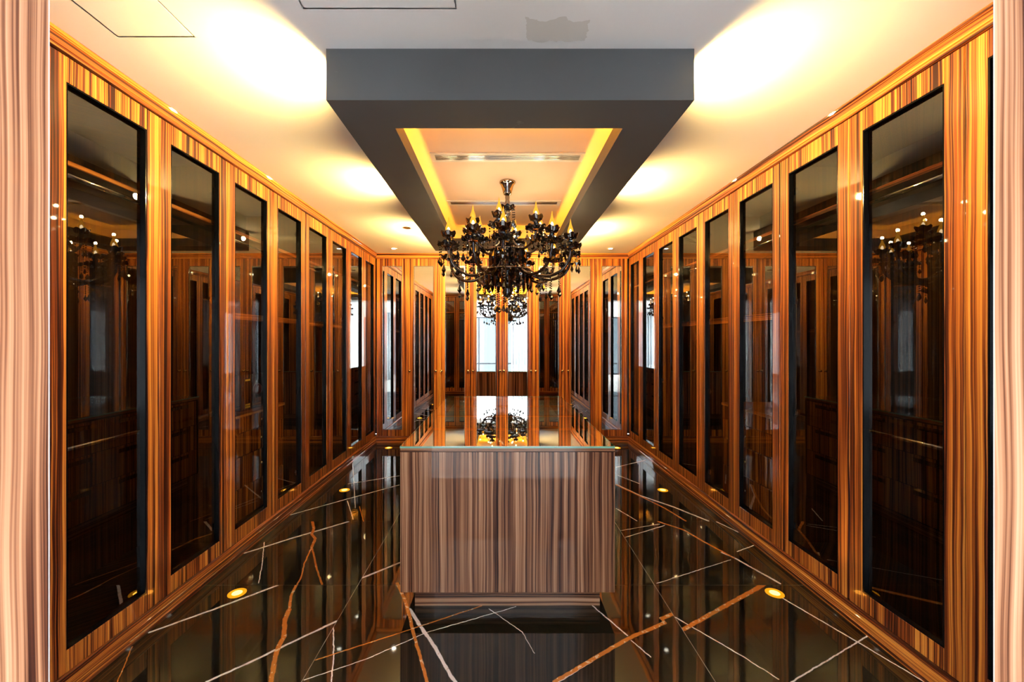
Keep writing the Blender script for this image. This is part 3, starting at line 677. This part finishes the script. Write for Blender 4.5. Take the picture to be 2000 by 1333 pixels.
up_arm = arm_me([(.03,0,2.33),(.06,0,2.285),(.11,0,2.235),(.18,0,2.215),(.245,0,2.245),(.28,0,2.29),(.29,0,2.325)], .0105)
gar_bm = bmesh.new()      # garland of faceted beads round the drip dish
for k in range(9):
    a_ = 2*PI*k/9; f0 = len(gar_bm.verts); bead(gar_bm, 0, .0165); gar_bm.verts.ensure_lookup_table()
    for v in gar_bm.verts[f0:]: v.co += Vector((.072*math.cos(a_), .072*math.sin(a_), 0))
gar_me = bm_mesh(gar_bm, 'garland')
def arm(me, R, zt, ang, pend):
    a = obj('arm', me, SMOKE, ch, (0,0,0), (0,0,ang))
    obj('bobeche', dish_me, CRYSTAL, a, (R,0,zt+.012)); obj('socket', neck_me, CRYSTAL, a, (R,0,zt+.010)); obj('bead_garland', gar_me, CRYSTAL, a, (R,0,zt+.014)); obj('candle_cup', cup_me, SMOKE, a, (R,0,zt+.082))
    obj('bulb', flame_me, FLAME, a, (R,0,zt+.096)); obj('filament', core_me, E_CORE, a, (R,0,zt+.096))
    for (dx, dy, m_) in pend:
        obj('pendant', m_, CRYSTAL, a, (R+dx, dy, zt+.012), (0,0,random.uniform(0,3)))
    l = bpy.data.lights.new('bulb_light', 'POINT'); l.energy = BULB_W; l.color = (1, .72, .36); l.shadow_soft_size = .012
    lo = bpy.data.objects.new('bulb_light', l); C.objects.link(lo); lo.location = (CX+R*math.cos(ang), CY+R*math.sin(ang), zt+.21)
    return a
rad = math.radians
def dirang(th): return rad(-90+th)          # 0 = towards the camera, positive to the right
for th in (-113, -57, -28, -4, 36, 64, 97, 128, 160, -145, -178):
    a = arm(low_arm, .52, 2.19, dirang(th), [(.070,0,pend_a),(-.050,.050,pend_b),(-.050,-.050,pend_b),(.030,.062,pend_c),(.030,-.062,pend_a),(-.072,0,pend_a)])
    obj('pendant', pend_a, CRYSTAL, a, (.36, 0, 1.985)); obj('pendant', pend_b, CRYSTAL, a, (.26, 0, 1.995)); obj('rosette', ros_me, CRYSTAL, a, (.46, -.012, 2.07))
    obj('pendant', pend_b, CRYSTAL, a, (.17, 0, 2.045)); obj('pendant', pend_a, CRYSTAL, a, (.43, .0, 2.01))
for th in (-13, 47, 110, 165, -128, -68):
    arm(up_arm, .29, 2.335, dirang(th), [(.068,0,pend_a),(-.045,.050,pend_b),(-.045,-.050,pend_b),(.02,.066,pend_a),(.02,-.066,pend_c)])
crown = obj('crown_dish', petal_dish(.01,.062,0,.016), CRYSTAL, ch, (0,0,2.558))
for k in range(6):
    a = k*PI/3+.3; obj('pendant', pend_a, CRYSTAL, crown, (.06*math.cos(a), .06*math.sin(a), 0))
prism = bmesh.new(); tube_bm(prism, [(0,0,0),(0,0,-.012),(0,0,-.12),(0,0,-.155)], [.004,.016,.016,.003], 5); prism_me = bm_mesh(prism, 'prism')
hub = obj('hub_ring', lathe([(.055,2.230),(.138,2.226),(.142,2.218),(.138,2.210),(.055,2.208)], 28), SMOKE, ch)
for k in range(16):
    a = 2*PI*k/16; obj('prism', prism_me, CRYSTAL, hub, (.135*math.cos(a), .135*math.sin(a), 2.212))
low = obj('lower_ring', lathe([(.06,2.072),(.188,2.066),(.192,2.058),(.188,2.050),(.06,2.050)], 28), SMOKE, ch)
for k in range(20):
    a = 2*PI*k/20+.1; obj('prism', prism_me, CRYSTAL, low, (.185*math.cos(a), .185*math.sin(a), 2.053))
bot = obj('bottom_ring', lathe([(.0,1.952),(.10,1.950),(.104,1.944),(.10,1.938),(0,1.938)], 24), CRYSTAL, ch)
for k in range(9):
    a = 2*PI*k/9+.2; obj('pendant', pend_d, CRYSTAL, bot, (.096*math.cos(a), .096*math.sin(a), 1.942))
